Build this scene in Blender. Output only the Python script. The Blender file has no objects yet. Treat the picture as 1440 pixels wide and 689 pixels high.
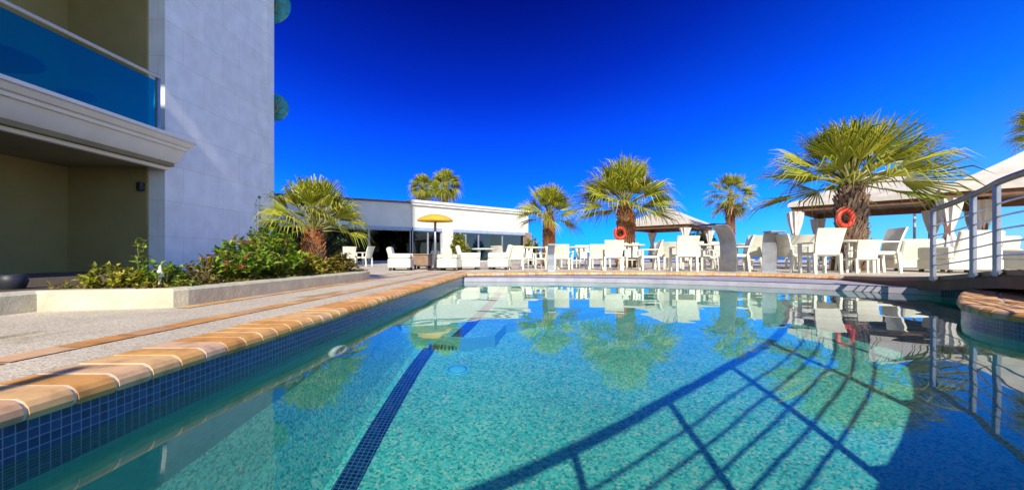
import bpy, math, random
from mathutils import Vector, Matrix, Euler
from mathutils.geometry import tessellate_polygon
R = math.radians
S = bpy.context.scene
COL = S.collection
EYE, F, VX, VY = 0.35, 600.0, 740.0, 361.0
SUN_EL, SUN_AZ = 33.0, 4.0            # sun behind the camera, a touch to the right

def gx(x, d):                          # metres to the side for a sight line x at distance d
    return (x - VX) * d / F
def gz(y, d):
    return EYE + (VY - y) * d / F

# ------------------------------------------------------------------ materials
MATS = {}
def newmat(name):
    m = bpy.data.materials.new(name); m.use_nodes = True
    nt = m.node_tree; b = nt.nodes['Principled BSDF']
    MATS[name] = m
    return m, nt, b
def N(nt, t, **kw):
    n = nt.nodes.new(t)
    for k, v in kw.items(): setattr(n, k, v)
    return n
def L(nt, a, b): nt.links.new(a, b)
def ramp(nt, stops, interp='LINEAR'):
    r = N(nt, 'ShaderNodeValToRGB'); cr = r.color_ramp; cr.interpolation = interp
    while len(cr.elements) < len(stops): cr.elements.new(.5)
    for e, (p, c) in zip(cr.elements, stops):
        e.position = p; e.color = (*c, 1)
    return r
def mathn(nt, op, a, b=None, c=None):
    n = N(nt, 'ShaderNodeMath', operation=op)
    for i, v in enumerate((a, b, c)):
        if v is None: continue
        if isinstance(v, (int, float)): n.inputs[i].default_value = v
        else: L(nt, v, n.inputs[i])
    return n.outputs[0]
def mixc(nt, fac, a, b, mode='MIX'):
    n = N(nt, 'ShaderNodeMix', data_type='RGBA', blend_type=mode)
    for i, v in ((0, fac), (6, a), (7, b)):
        if isinstance(v, (int, float)): n.inputs[i].default_value = v
        elif isinstance(v, tuple): n.inputs[i].default_value = (*v, 1)
        else: L(nt, v, n.inputs[i])
    return n.outputs[2]
def objco(nt): return N(nt, 'ShaderNodeTexCoord').outputs['Object']
def noise(nt, vec, scale, detail=4, rough=.55):
    n = N(nt, 'ShaderNodeTexNoise'); n.inputs['Scale'].default_value = scale
    n.inputs['Detail'].default_value = detail; n.inputs['Roughness'].default_value = rough
    if vec is not None: L(nt, vec, n.inputs['Vector'])
    return n
def bump(nt, b, h, strength=.3, dist=.01):
    n = N(nt, 'ShaderNodeBump'); n.inputs['Strength'].default_value = strength; n.inputs['Distance'].default_value = dist
    L(nt, h, n.inputs['Height']); L(nt, n.outputs[0], b.inputs['Normal'])

def mottled(name, c1, c2, scale=6, rough=.6, metal=0, bscale=None, bstr=.2, spec=.5):
    m, nt, b = newmat(name)
    co = objco(nt)
    r = ramp(nt, [(.3, c1), (.72, c2)])
    L(nt, noise(nt, co, scale).outputs['Fac'], r.inputs[0])
    L(nt, r.outputs[0], b.inputs['Base Color'])
    b.inputs['Roughness'].default_value = rough; b.inputs['Metallic'].default_value = metal
    b.inputs['Specular IOR Level'].default_value = spec
    if bscale: bump(nt, b, noise(nt, co, bscale, 3).outputs['Fac'], bstr)
    return m
def island(name, stops, rough=.6, trans=0, nscale=None):
    """every loose piece (leaf, brick) gets its own tint"""
    m, nt, b = newmat(name)
    g = N(nt, 'ShaderNodeNewGeometry')
    r = ramp(nt, stops); L(nt, g.outputs['Random Per Island'], r.inputs[0])
    col = r.outputs[0]
    if nscale:
        n2 = ramp(nt, [(.3, (.62, .60, .57)), (.5, (.95, .94, .92)), (.72, (1.1, 1.1, 1.1))])
        L(nt, noise(nt, objco(nt), nscale, 5).outputs['Fac'], n2.inputs[0])
        col = mixc(nt, 1.0, col, n2.outputs[0], 'MULTIPLY')
    L(nt, col, b.inputs['Base Color']); b.inputs['Roughness'].default_value = rough
    if trans:
        t = N(nt, 'ShaderNodeBsdfTranslucent'); L(nt, col, t.inputs[0])
        mx = N(nt, 'ShaderNodeMixShader'); mx.inputs[0].default_value = trans
        L(nt, b.outputs[0], mx.inputs[1]); L(nt, t.outputs[0], mx.inputs[2])
        L(nt, mx.outputs[0], nt.nodes['Material Output'].inputs[0])
    return m

# pebble paving of the terrace
m, nt, b = newmat('pebble_paving'); co = objco(nt)
v = N(nt, 'ShaderNodeTexVoronoi'); v.inputs['Scale'].default_value = 130; L(nt, co, v.inputs['Vector'])
vr = ramp(nt, [(0, (.42, .34, .24)), (.3, (.60, .51, .39)), (.6, (.69, .60, .46)), (1, (.77, .69, .55))])
sx = N(nt, 'ShaderNodeSeparateColor'); L(nt, v.outputs['Color'], sx.inputs[0]); L(nt, sx.outputs[0], vr.inputs[0])
big = ramp(nt, [(.35, (.80, .79, .77)), (.7, (1.05, 1.04, 1.02))]); L(nt, noise(nt, co, 1.3, 5).outputs['Fac'], big.inputs[0])
st_map = N(nt, 'ShaderNodeMapping'); st_map.inputs['Scale'].default_value = (2.6, .75, 1); st_map.inputs['Location'].default_value = (.55, .36, 0); L(nt, co, st_map.inputs[0])
stain = ramp(nt, [(.60, (1, 1, 1)), (.66, (.62, .57, .40))]); L(nt, noise(nt, st_map.outputs[0], 1.0, 3).outputs['Fac'], stain.inputs[0])
c = mixc(nt, 1, mixc(nt, 1, vr.outputs[0], big.outputs[0], 'MULTIPLY'), stain.outputs[0], 'MULTIPLY')
L(nt, c, b.inputs['Base Color']); b.inputs['Roughness'].default_value = .75
bump(nt, b, v.outputs['Distance'], .5, .004)

island('terracotta', [(0, (.60, .27, .08)), (.3, (.70, .35, .10)), (.6, (.76, .45, .18)), (.85, (.72, .45, .29)), (1, (.56, .27, .10))], .72, nscale=13)
mottled('grout', (.62, .58, .5), (.75, .7, .62), 30, .8)
mottled('soil', (.05, .035, .02), (.11, .08, .05), 12, .95, bscale=40, bstr=.6)
mottled('sea_water', (.003, .03, .10), (.006, .05, .16), .02, .25)
mottled('ledge_stone', (.34, .31, .36), (.50, .46, .50), 4, .5, bscale=30, bstr=.15)
mottled('kerb_plaster', (.50, .44, .30), (.66, .60, .42), 9, .85, bscale=45, bstr=.35)
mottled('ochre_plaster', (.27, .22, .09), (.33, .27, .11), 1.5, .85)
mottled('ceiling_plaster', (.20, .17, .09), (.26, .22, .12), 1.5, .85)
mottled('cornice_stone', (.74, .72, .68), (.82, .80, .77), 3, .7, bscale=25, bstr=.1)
mottled('white_render', (.62, .60, .52), (.70, .68, .60), 1.2, .75)
mottled('cream_plastic', (.66, .645, .52), (.74, .725, .60), 8, .5, bscale=60, bstr=.12)
mottled('cream_cushion', (.62, .60, .50), (.70, .68, .58), 5, .85, bscale=30, bstr=.2)
mottled('canvas', (.50, .44, .36), (.66, .60, .50), 2.2, .85, bscale=5, bstr=.25)
mottled('curtain_cloth', (.58, .55, .50), (.70, .67, .62), 3, .9, bscale=12, bstr=.2)
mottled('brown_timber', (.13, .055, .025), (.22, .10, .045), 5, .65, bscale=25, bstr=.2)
mottled('bridge_timber', (.20, .12, .07), (.30, .19, .12), 7, .6, bscale=35, bstr=.25)
mottled('steel', (.55, .56, .58), (.66, .67, .69), 9, .28, metal=1)
mottled('dull_steel', (.30, .31, .34), (.42, .43, .46), 6, .42, metal=.75)
mottled('rail_timber', (.30, .20, .13), (.42, .29, .20), 14, .4)
mottled('window_frame', (.30, .32, .36), (.40, .42, .46), 4, .4, metal=.3)
mottled('dark_glass', (.012, .012, .012), (.03, .026, .02), .6, .03, spec=.6)
mottled('dark_plastic', (.015, .017, .022), (.03, .033, .04), 5, .5)
mottled('shutter_blue', (.25, .33, .48), (.33, .42, .58), 3, .5)
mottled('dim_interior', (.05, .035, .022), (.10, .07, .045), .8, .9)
mottled('yellow_canvas', (.62, .33, .02), (.75, .43, .04), 5, .8)
mottled('buoy_orange', (.60, .04, .015), (.68, .07, .025), 6, .45)
mottled('rope', (.30, .12, .07), (.40, .2, .12), 30, .9)
mottled('table_blue_lip_shade', (.012, .02, .13), (.02, .035, .19), 6, .35)
mottled('trunk_fibre', (.09, .045, .022), (.24, .13, .07), 14, .95, bscale=30, bstr=.8)
island('leaf_base', [(0, (.26, .07, .02)), (.45, (.36, .12, .03)), (.75, (.30, .17, .08)), (1, (.16, .09, .05))], .85, nscale=20)
island('grey_leaf_base', [(0, (.15, .08, .05)), (.45, (.27, .18, .12)), (.75, (.34, .25, .18)), (1, (.11, .07, .05))], .9, nscale=20)
island('palm_leaf', [(0, (.10, .14, .012)), (.25, (.24, .29, .02)), (.6, (.42, .44, .035)), (.88, (.58, .54, .05)), (1, (.62, .46, .09))], .5, .4)
island('olive_palm_leaf', [(0, (.10, .12, .015)), (.4, (.22, .21, .02)), (.7, (.36, .30, .03)), (1, (.44, .30, .07))], .55, .25)
island('stalk_green', [(0, (.22, .24, .05)), (1, (.38, .34, .10))], .55)
island('dead_leaf', [(0, (.22, .13, .05)), (.5, (.36, .24, .10)), (1, (.45, .33, .17))], .9, .15)
island('shrub_leaf', [(0, (.07, .15, .012)), (.4, (.16, .29, .02)), (.75, (.30, .42, .03)), (1, (.46, .46, .05))], .5, .3)
island('yellow_leaf', [(0, (.12, .16, .01)), (.45, (.30, .32, .02)), (.8, (.46, .44, .03)), (1, (.52, .42, .06))], .5, .3)
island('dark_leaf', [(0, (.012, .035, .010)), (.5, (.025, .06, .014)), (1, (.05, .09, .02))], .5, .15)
island('ground_leaf', [(0, (.08, .09, .012)), (.4, (.20, .19, .02)), (.7, (.32, .24, .03)), (.9, (.30, .12, .03)), (1, (.20, .26, .03))], .6, .25)
island('pink_petal', [(0, (.50, .03, .10)), (.6, (.62, .07, .13)), (1, (.65, .16, .12))], .6, .3)
island('bark', [(0, (.10, .07, .04)), (1, (.16, .11, .07))], .9)

# hotel stone: big slabs with fine joints
m, nt, b = newmat('hotel_stone'); co = objco(nt)
s = N(nt, 'ShaderNodeSeparateXYZ'); L(nt, co, s.inputs[0])
cb = N(nt, 'ShaderNodeCombineXYZ'); L(nt, mathn(nt, 'ADD', s.outputs[0], s.outputs[1]), cb.inputs[0]); L(nt, s.outputs[2], cb.inputs[1])
bk = N(nt, 'ShaderNodeTexBrick'); L(nt, cb.outputs[0], bk.inputs['Vector'])
for k, vv in (('Scale', 1), ('Mortar Size', .006), ('Brick Width', 1.3), ('Row Height', .8), ('Bias', 0), ('Mortar Smooth', .3)): bk.inputs[k].default_value = vv
bk.inputs['Color1'].default_value = (.80, .81, .81, 1); bk.inputs['Color2'].default_value = (.84, .85, .85, 1); bk.inputs['Mortar'].default_value = (.66, .62, .52, 1)
v2 = ramp(nt, [(.3, (.86, .86, .86)), (.7, (1.04, 1.04, 1.04))]); L(nt, noise(nt, co, 2.5, 6).outputs['Fac'], v2.inputs[0])
L(nt, mixc(nt, 1, bk.outputs['Color'], v2.outputs[0], 'MULTIPLY'), b.inputs['Base Color']); b.inputs['Roughness'].default_value = .7
bump(nt, b, bk.outputs['Fac'], -.25, .006)

# glass mosaic: uv in metres (walls) or plan coordinates (floor)
def mosaic(name, pitch, stops, grout, uv=True, gw=.1, rough=.25, wob=None):
    m, nt, b = newmat(name)
    tc = N(nt, 'ShaderNodeTexCoord'); vec = tc.outputs['UV' if uv else 'Object']
    sc = N(nt, 'ShaderNodeVectorMath', operation='SCALE'); L(nt, vec, sc.inputs[0]); sc.inputs['Scale'].default_value = 1 / pitch
    sp = N(nt, 'ShaderNodeSeparateXYZ'); L(nt, sc.outputs[0], sp.inputs[0])
    fl = N(nt, 'ShaderNodeCombineXYZ'); msk = None
    for i in (0, 1):
        L(nt, mathn(nt, 'FLOOR', sp.outputs[i]), fl.inputs[i])
        d = mathn(nt, 'ABSOLUTE', mathn(nt, 'SUBTRACT', mathn(nt, 'FRACT', sp.outputs[i]), .5))
        d = mathn(nt, 'GREATER_THAN', d, .5 - gw)
        msk = d if msk is None else mathn(nt, 'MAXIMUM', msk, d)
    wn = N(nt, 'ShaderNodeTexWhiteNoise', noise_dimensions='2D'); L(nt, fl.outputs[0], wn.inputs['Vector'])
    r = ramp(nt, stops); L(nt, wn.outputs['Value'], r.inputs[0])
    col = r.outputs[0]
    if wob:
        w = ramp(nt, [(.32, (wob, wob, wob)), (.68, (1.08, 1.08, 1.08))]); L(nt, noise(nt, tc.outputs['Object'], .9, 4).outputs['Fac'], w.inputs[0])
        col = mixc(nt, 1, col, w.outputs[0], 'MULTIPLY')
    L(nt, mixc(nt, msk, col, grout), b.inputs['Base Color']); b.inputs['Roughness'].default_value = rough
    return m
mosaic('blue_mosaic', .0254, [(0, (.006, .022, .10)), (.5, (.010, .040, .16)), (.85, (.02, .065, .21)), (1, (.008, .015, .06))], (.22, .26, .42), gw=.055)
m, nt, b = newmat('turquoise_mosaic'); co = objco(nt)
v = N(nt, 'ShaderNodeTexVoronoi'); v.inputs['Scale'].default_value = 78; L(nt, co, v.inputs['Vector'])
sx = N(nt, 'ShaderNodeSeparateColor'); L(nt, v.outputs['Color'], sx.inputs[0])
r_ = ramp(nt, [(0, (.03, .36, .30)), (.2, (.06, .58, .46)), (.5, (.10, .74, .58)), (.78, (.18, .82, .64)), (.9, (.36, .78, .50)), (.96, (.50, .82, .64)), (1, (.02, .28, .38))]); L(nt, sx.outputs[0], r_.inputs[0])
w_ = ramp(nt, [(.32, (.84, .86, .86)), (.68, (1.08, 1.06, 1.06))]); L(nt, noise(nt, co, .9, 4).outputs['Fac'], w_.inputs[0])
L(nt, mixc(nt, 1, r_.outputs[0], w_.outputs[0], 'MULTIPLY'), b.inputs['Base Color']); b.inputs['Roughness'].default_value = .4
mosaic('lane_mosaic', .0254, [(0, (.004, .02, .07)), (.5, (.006, .035, .10)), (.9, (.015, .06, .15)), (1, (.05, .05, .08))], (.06, .24, .34), uv=False, gw=.07)
mosaic('green_plaster', .0254, [(0, (.10, .50, .42)), (1, (.14, .58, .48))], (.12, .54, .45), gw=.03, rough=.6)

m, nt, b = newmat('water'); nt.nodes.remove(b)
g = N(nt, 'ShaderNodeBsdfGlass'); g.inputs['IOR'].default_value = 1.33; g.inputs['Roughness'].default_value = 0
g.inputs['Color'].default_value = (.97, 1, .995, 1)
L(nt, g.outputs[0], nt.nodes['Material Output'].inputs[0])

def pane(name, tint, refl, rough=.01, gcol=(.8, .95, 1)):
    m, nt, b = newmat(name); nt.nodes.remove(b)
    t = N(nt, 'ShaderNodeBsdfTransparent'); t.inputs[0].default_value = (*tint, 1)
    g = N(nt, 'ShaderNodeBsdfGlossy'); g.inputs['Roughness'].default_value = rough; g.inputs[0].default_value = (*gcol, 1)
    f = N(nt, 'ShaderNodeLayerWeight'); f.inputs['Blend'].default_value = refl
    mx = N(nt, 'ShaderNodeMixShader'); L(nt, f.outputs['Facing'], mx.inputs[0])
    L(nt, t.outputs[0], mx.inputs[1]); L(nt, g.outputs[0], mx.inputs[2])
    L(nt, mx.outputs[0], nt.nodes['Material Output'].inputs[0])
    return m
pane('balcony_glass', (.10, .58, .72), .20, gcol=(.4, 1, .72))
mottled('teal_glass', (.02, .22, .26), (.05, .36, .36), 9, .15)
pane('window_glass', (.16, .17, .17), .22)
m, nt, b = newmat('lamp_lens'); b.inputs['Base Color'].default_value = (.75, .95, .95, 1); b.inputs['Roughness'].default_value = .3
m, nt, b = newmat('cyan_lens'); b.inputs['Base Color'].default_value = (.10, .75, .95, 1); b.inputs['Roughness'].default_value = .3

# ------------------------------------------------------------------ mesh builder
class MB:
    def __init__(self): self.v, self.f, self.uv = [], [], []
    def add(self, vs, fs, uvs=None):
        o = len(self.v); self.v += [tuple(p) for p in vs]
        for i, f in enumerate(fs):
            self.f.append([o + k for k in f])
            self.uv.append(uvs[i] if uvs else [(0, 0)] * len(f))
        return self
    def box(self, x0, x1, y0, y1, z0, z1, M=None, bev=0):
        if bev:
            b = bev
            vs = []
            for z, i in ((z0, b), (z0 + b, 0), (z1 - b, 0), (z1, b)):
                for (x, y) in ((x0 + i + b, y0 + i), (x1 - i - b, y0 + i), (x1 - i, y0 + i + b), (x1 - i, y1 - i - b), (x1 - i - b, y1 - i), (x0 + i + b, y1 - i), (x0 + i, y1 - i - b), (x0 + i, y0 + i + b)):
                    vs.append(Vector((x, y, z)))
            fs = [list(range(7, -1, -1)), list(range(24, 32))]
            for r in range(3):
                for k in range(8):
                    a, c = r * 8 + k, r * 8 + (k + 1) % 8
                    fs.append([a, c, c + 8, a + 8])
        else:
            vs = [Vector(p) for p in ((x0, y0, z0), (x1, y0, z0), (x1, y1, z0), (x0, y1, z0), (x0, y0, z1), (x1, y0, z1), (x1, y1, z1), (x0, y1, z1))]
            fs = [[3, 2, 1, 0], [4, 5, 6, 7], [0, 1, 5, 4], [1, 2, 6, 5], [2, 3, 7, 6], [3, 0, 4, 7]]
        if M: vs = [M @ p for p in vs]
        return self.add(vs, fs)
    def hexa(self, bot, top):
        vs = list(bot) + list(top)
        return self.add(vs, [[3, 2, 1, 0], [4, 5, 6, 7], [0, 1, 5, 4], [1, 2, 6, 5], [2, 3, 7, 6], [3, 0, 4, 7]])
    def tube(self, pts, rad, n=8, cap=True):
        pts = [Vector(p) for p in pts]; k = len(pts)
        rs = rad if isinstance(rad, (list, tuple)) else [rad] * k
        vs, fs = [], []
        prev = None
        for i, p in enumerate(pts):
            t = (pts[min(i + 1, k - 1)] - pts[max(i - 1, 0)]).normalized()
            if prev is None:
                a = Vector((0, 0, 1)) if abs(t.z) < .9 else Vector((1, 0, 0))
                u = t.cross(a).normalized()
            else:
                u = (prev - t * prev.dot(t)).normalized()
            prev = u; w = t.cross(u)
            for j in range(n):
                an = 2 * math.pi * j / n
                vs.append(p + (u * math.cos(an) + w * math.sin(an)) * rs[i])
        for i in range(k - 1):
            for j in range(n):
                a, c = i * n + j, i * n + (j + 1) % n
                fs.append([a, c, c + n, a + n])
        if cap: fs += [list(range(n - 1, -1, -1)), list(range((k - 1) * n, k * n))]
        return self.add(vs, fs)
    def lathe(self, prof, n=24, c=(0, 0, 0), fold=0, nf=6):
        vs, fs = [], []
        for i, (r, z) in enumerate(prof):
            for j in range(n):
                an = 2 * math.pi * j / n
                rr = r * (1 + fold * math.sin(nf * an + i * .25))
                vs.append((c[0] + rr * math.cos(an), c[1] + rr * math.sin(an), c[2] + z))
        for i in range(len(prof) - 1):
            for j in range(n):
                a, b_ = i * n + j, i * n + (j + 1) % n
                fs.append([a, b_, b_ + n, a + n])
        fs += [list(range(n - 1, -1, -1)), list(range((len(prof) - 1) * n, len(prof) * n))]
        return self.add(vs, fs)
    def torus(self, c, Rr, r, axis='y', n=32, k=12):
        vs, fs = [], []
        for i in range(n):
            a = 2 * math.pi * i / n
            for j in range(k):
                b_ = 2 * math.pi * j / k
                d = Rr + r * math.cos(b_); h = r * math.sin(b_)
                p = (d * math.cos(a), h, d * math.sin(a)) if axis == 'y' else (d * math.cos(a), d * math.sin(a), h) if axis == 'z' else (h, d * math.cos(a), d * math.sin(a))
                vs.append((c[0] + p[0], c[1] + p[1], c[2] + p[2]))
        for i in range(n):
            for j in range(k):
                fs.append([i * k + j, ((i + 1) % n) * k + j, ((i + 1) % n) * k + (j + 1) % k, i * k + (j + 1) % k])
        return self.add(vs, fs)
    def build(self, name, mat, parent=None, smooth=False):
        me = bpy.data.meshes.new(name); me.from_pydata(self.v, [], self.f)
        ul = me.uv_layers.new(name='UVMap'); i = 0
        flat = [c for u in self.uv for p in u for c in p]
        ul.data.foreach_set('uv', flat)
        me.materials.append(MATS[mat])
        if smooth:
            me.polygons.foreach_set('use_smooth', [True] * len(me.polygons))
        me.update()
        o = bpy.data.objects.new(name, me); COL.objects.link(o)
        if parent: o.parent = parent
        return o
def fixn(o):
    import bmesh
    bm = bmesh.new(); bm.from_mesh(o.data); bmesh.ops.recalc_face_normals(bm, faces=bm.faces); bm.to_mesh(o.data); bm.free()
    return o
def auto(o, deg=40):
    o.data.polygons.foreach_set('use_smooth', [True] * len(o.data.polygons))
    o.data.set_sharp_from_angle(angle=R(deg))
    return o
def tag(o, label, cat, group=None):
    o['label'] = label; o['category'] = cat
    if group: o['group'] = group
    return o
def kind(o, k): o['kind'] = k; return o
def thing(name, label, cat, loc=(0, 0, 0), rz=0, group=None):
    o = bpy.data.objects.new(name, None); o.empty_display_size = .1; COL.objects.link(o)
    o.location = loc; o.rotation_euler = (0, 0, rz)
    return tag(o, label, cat, group)
def dup(root, loc, rz, label, group=None, scale=1):
    r = root.copy(); COL.objects.link(r); r.location = loc; r.rotation_euler = (0, 0, rz); r.scale = (scale,) * 3
    r['label'] = label
    if group: r['group'] = group
    for ch in list(root.children):
        c = ch.copy(); COL.objects.link(c); c.parent = r
        for g_ in ch.children:
            d = g_.copy(); COL.objects.link(d); d.parent = c
    return r
def catmull(pts, per=8):
    P = [Vector(p) for p in pts]; out = []
    for i in range(len(P) - 1):
        a, b_, c, d = P[max(i - 1, 0)], P[i], P[i + 1], P[min(i + 2, len(P) - 1)]
        for k in range(per):
            t = k / per
            out.append(.5 * ((2 * b_) + (c - a) * t + (2 * a - 5 * b_ + 4 * c - d) * t * t + (3 * b_ - a - 3 * c + d) * t ** 3))
    out.append(P[-1]); return out
def resample(pts, step):
    out = [pts[0]]; acc = 0
    for a, b_ in zip(pts, pts[1:]):
        seg = (b_ - a).length; t = step - acc
        while t <= seg:
            out.append(a + (b_ - a) * (t / seg)); t += step
        acc = seg - (t - step)
    return out

# ------------------------------------------------------------------ pool
WZ = -.14
left_x = -1.232
far_w = catmull([(left_x, 8.35), (-.2, 8.35), (.85, 8.25), (2.2, 7.85), (3.3, 7.2), (4.1, 6.6), (4.75, 5.95), (5.2, 5.35), (5.3, 4.85)], 5)
pen_w = catmull([(5.3, 4.85), (4.9, 4.66), (4.42, 4.3), (3.90, 3.82), (3.45, 3.38), (3.14, 2.98), (3.02, 2.55), (3.08, 2.1), (3.3, 1.4), (3.6, .5)], 5)
far_w = [Vector((p.x, p.y)) for p in (Vector((q[0], q[1], 0)) for q in far_w)]
pen_w = [Vector((q[0], q[1])) for q in pen_w]
W = [Vector((left_x, -4.0))] + far_w + pen_w[1:] + [Vector((3.8, -1)), Vector((3.8, -4))]
far_d = [Vector((p[0], p[1])) for p in catmull([(left_x, 8.8), (-.2, 9.2), (1.2, 9.45), (3.0, 9.3), (4.4, 8.75), (5.3, 7.9), (5.75, 6.8), (5.75, 5.7), (5.3, 4.85)], 5)]
D = [Vector((left_x, -4.0))] + far_d + pen_w[1:] + [Vector((3.8, -1)), Vector((3.8, -4))]

def poly_sheet(name, loops, z, mat):
    loops3 = [[Vector((p[0], p[1], 0)) for p in l] for l in loops]
    tris = tessellate_polygon(loops3); vs = [p for l in loops3 for p in l]
    mb = MB(); mb.add([(p.x, p.y, z) for p in vs], [list(t) for t in tris])
    o = mb.build(name, mat)
    for p in o.data.polygons:
        pass
    import bmesh
    bm = bmesh.new(); bm.from_mesh(o.data)
    for f in bm.faces:
        f.normal_update()
        if f.normal.z < 0: f.normal_flip()
    bm.to_mesh(o.data); bm.free()
    return o
kind(poly_sheet('pool_deck', [[(-60, -40), (60, -40), (60, 46), (-60, 46)], D], 0, 'pebble_paving'), 'structure')
sea = MB(); sea.add([(-6000, 46, -2.5), (6000, 46, -2.5), (6000, 9000, -2.5), (-6000, 9000, -2.5)], [[0, 1, 2, 3]])
kind(sea.build('sea', 'sea_water'), 'structure')
bank = MB(); bank.add([(-60, 46, 0), (60, 46, 0), (60, 46.02, -2.6), (-60, 46.02, -2.6)], [[0, 3, 2, 1]]); kind(bank.build('shore', 'soil'), 'structure')

def wall_strip(path, z0, z1, name, mat, flip=False):
    mb = MB(); s_ = 0
    for a, b_ in zip(path, path[1:]):
        l = (b_ - a).length
        q = [(a.x, a.y, z0), (b_.x, b_.y, z0), (b_.x, b_.y, z1), (a.x, a.y, z1)]
        u = [(s_, z0), (s_ + l, z0), (s_ + l, z1), (s_, z1)]
        mb.add(q, [[0, 1, 2, 3]], [u]); s_ += l
    return kind(mb.build(name, mat), 'structure')
def caus(o): o.cycles.is_caustics_receiver = True; return o
DEEP, SHELF = -1.56, -1.22
BAND = -.14 - .0254 * 7
caus(wall_strip(W + [W[0]], BAND, -.045 + .0, 'pool_wall', 'blue_mosaic'))
caus(wall_strip(W + [W[0]], DEEP, BAND, 'pool_wall_lower', 'green_plaster'))
caus(kind(poly_sheet('pool_floor', [[(-1.3, -4.1), (7, -4.1), (7, 10), (-1.3, 10)]], DEEP, 'turquoise_mosaic'), 'structure'))
cv = MB(); cprof = [(0, -.85), (.04, -1.03), (.08, -1.20), (.14, -1.36), (.19, -1.48), (.25, DEEP + .003)]
for (ua, za), (ub, zb) in zip(cprof, cprof[1:]):
    cv.add([(left_x + ua, -4, za), (left_x + ub, -4, zb), (left_x + ub, 3.95, zb), (left_x + ua, 3.95, za)], [[0, 1, 2, 3]])
co_ = cv.build('pool_cove', 'turquoise_mosaic', None, True); caus(kind(co_, 'structure'))
# raised shallow part of the basin at the far left, with its riser
shelf = MB(); sp = [(-1.232, 3.95), (-.55, 3.72), (-.28, 3.86), (-.2, 4.3), (1.1, 5.2), (2.6, 6.4), (2.6, 9), (-1.232, 9)]
o = poly_sheet('pool_shelf', [sp], SHELF, 'turquoise_mosaic'); caus(kind(o, 'structure'))
caus(wall_strip([Vector(p) for p in sp[:6]], DEEP, SHELF, 'pool_shelf_riser', 'green_plaster'))
# curved underwater steps round the landing on the right
def offset(path, d):
    out = []
    for i, p in enumerate(path):
        t = (path[min(i + 1, len(path) - 1)] - path[max(i - 1, 0)]).normalized()
        out.append(p + Vector((t.y, -t.x)) * d)
    return out
# lane line
def lane(path, z, wdt=.115):
    pts = [Vector(p) for p in path]; a, b_ = offset(pts, wdt / 2), offset(pts, -wdt / 2)
    mb = MB()
    for i in range(len(pts) - 1):
        mb.add([(*a[i], z), (*b_[i], z), (*b_[i + 1], z), (*a[i + 1], z)], [[3, 2, 1, 0]])
    return caus(kind(mb.build('lane_line', 'lane_mosaic'), 'structure'))
lane([(-.915, .5), (-.86, 3.80)], DEEP + .006)
lane([tuple(p[:2]) for p in catmull([(-.62, 3.78), (-.56, 4.3), (-.50, 5.2), (-.46, 6.2), (-.45, 8.3)], 4)], SHELF + .004)
grt = MB()
for k in range(9): grt.box(-.86 + .034 * k, -.845 + .034 * k, 3.74, 3.80, DEEP + .01, DEEP + .11)
caus(kind(grt.build('overflow_grating', 'lane_mosaic'), 'structure'))
# ledge at water's edge and its upper face
lg = far_w + list(reversed(far_d))
o = poly_sheet('pool_ledge', [lg], -.06, 'ledge_stone'); kind(o, 'structure')
wall_strip(far_d, -.06, -.04, 'ledge_riser', 'blue_mosaic')
lgf = wall_strip([p + Vector((0, -.002)) for p in far_w[:36]], -.138, -.06, 'ledge_face', 'ledge_stone')

# water with faint swell, real refraction
nx, ny = 240, 340
x0, x1, y0, y1 = -1.30, 6.2, -4.0, 9.4
rnd = random.Random(5)
waves = []
for k in range(16):
    lam = rnd.uniform(.22, 1.3); an = rnd.uniform(0, 2 * math.pi)
    waves.append((2 * math.pi / lam * math.cos(an), 2 * math.pi / lam * math.sin(an), rnd.uniform(0, 6.28), lam * .00022 * rnd.uniform(.5, 1.2)))
vs = []
for j in range(ny + 1):
    y = y0 + (y1 - y0) * j / ny
    for i in range(nx + 1):
        x = x0 + (x1 - x0) * i / nx
        h = sum(a * math.sin(kx * x + ky * y + p) for kx, ky, p, a in waves)
        vs.append((x, y, WZ + h))
fs = [[j * (nx + 1) + i, j * (nx + 1) + i + 1, (j + 1) * (nx + 1) + i + 1, (j + 1) * (nx + 1) + i] for j in range(ny) for i in range(nx)]
wt = MB().add(vs, fs).build('pool_water', 'water', smooth=True); kind(wt, 'structure'); wt.cycles.is_caustics_caster = True

# brick coping with bullnose; white joints
PROF = [(-.022, -.046), (-.027, -.030), (-.024, -.014), (-.014, -.002), (.004, .006), (.215, .006), (.22, -.02)]
PROFG = [(-.018, -.045), (-.022, -.030), (-.019, -.015), (-.011, -.005), (.004, .0035), (.214, .0035), (.219, -.02)]
def coping(path, name, w=.235, module=.115, side=1, z=0):
    path = resample([Vector((p[0], p[1])) for p in path], module)
    def frame(i):
        a, b_ = path[max(i - 1, 0)], path[min(i + 1, len(path) - 1)]
        t = (b_ - a).normalized(); return t, Vector((-t.y, t.x)) * side
    k = w / .235
    br, gr = MB(), MB()
    for i in range(len(path) - 1):
        rows = []
        for j, e in ((i, .05), (i + 1, .95)):
            t, nrm = frame(j); p = path[i] + (path[i + 1] - path[i]) * e
            rows.append([(*(p + nrm * u * (k if u > .1 else 1)), z + zz + .0015 * math.sin(i * 7.3)) for u, zz in PROF])
        n = len(PROF)
        br.add(rows[0] + rows[1], [[a, a + 1, n + a + 1, n + a] for a in range(n - 1)] + [list(range(n - 1, -1, -1)), list(range(n, 2 * n))])
        rows = []
        for j in (i, i + 1):
            t, nrm = frame(j)
            rows.append([(*(path[j] + nrm * u * (k if u > .1 else 1)), z + zz) for u, zz in PROFG])
        gr.add(rows[0] + rows[1], [[a, a + 1, n + a + 1, n + a] for a in range(n - 1)])
    root = kind(fixn(br.build(name, 'terracotta')), 'structure')
    kind(fixn(gr.build('coping_joint', 'grout')), 'structure')
coping([(left_x, -1.5), (left_x, 8.8)], 'pool_coping', side=1)
coping(far_d, 'pool_coping', side=1)
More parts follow.
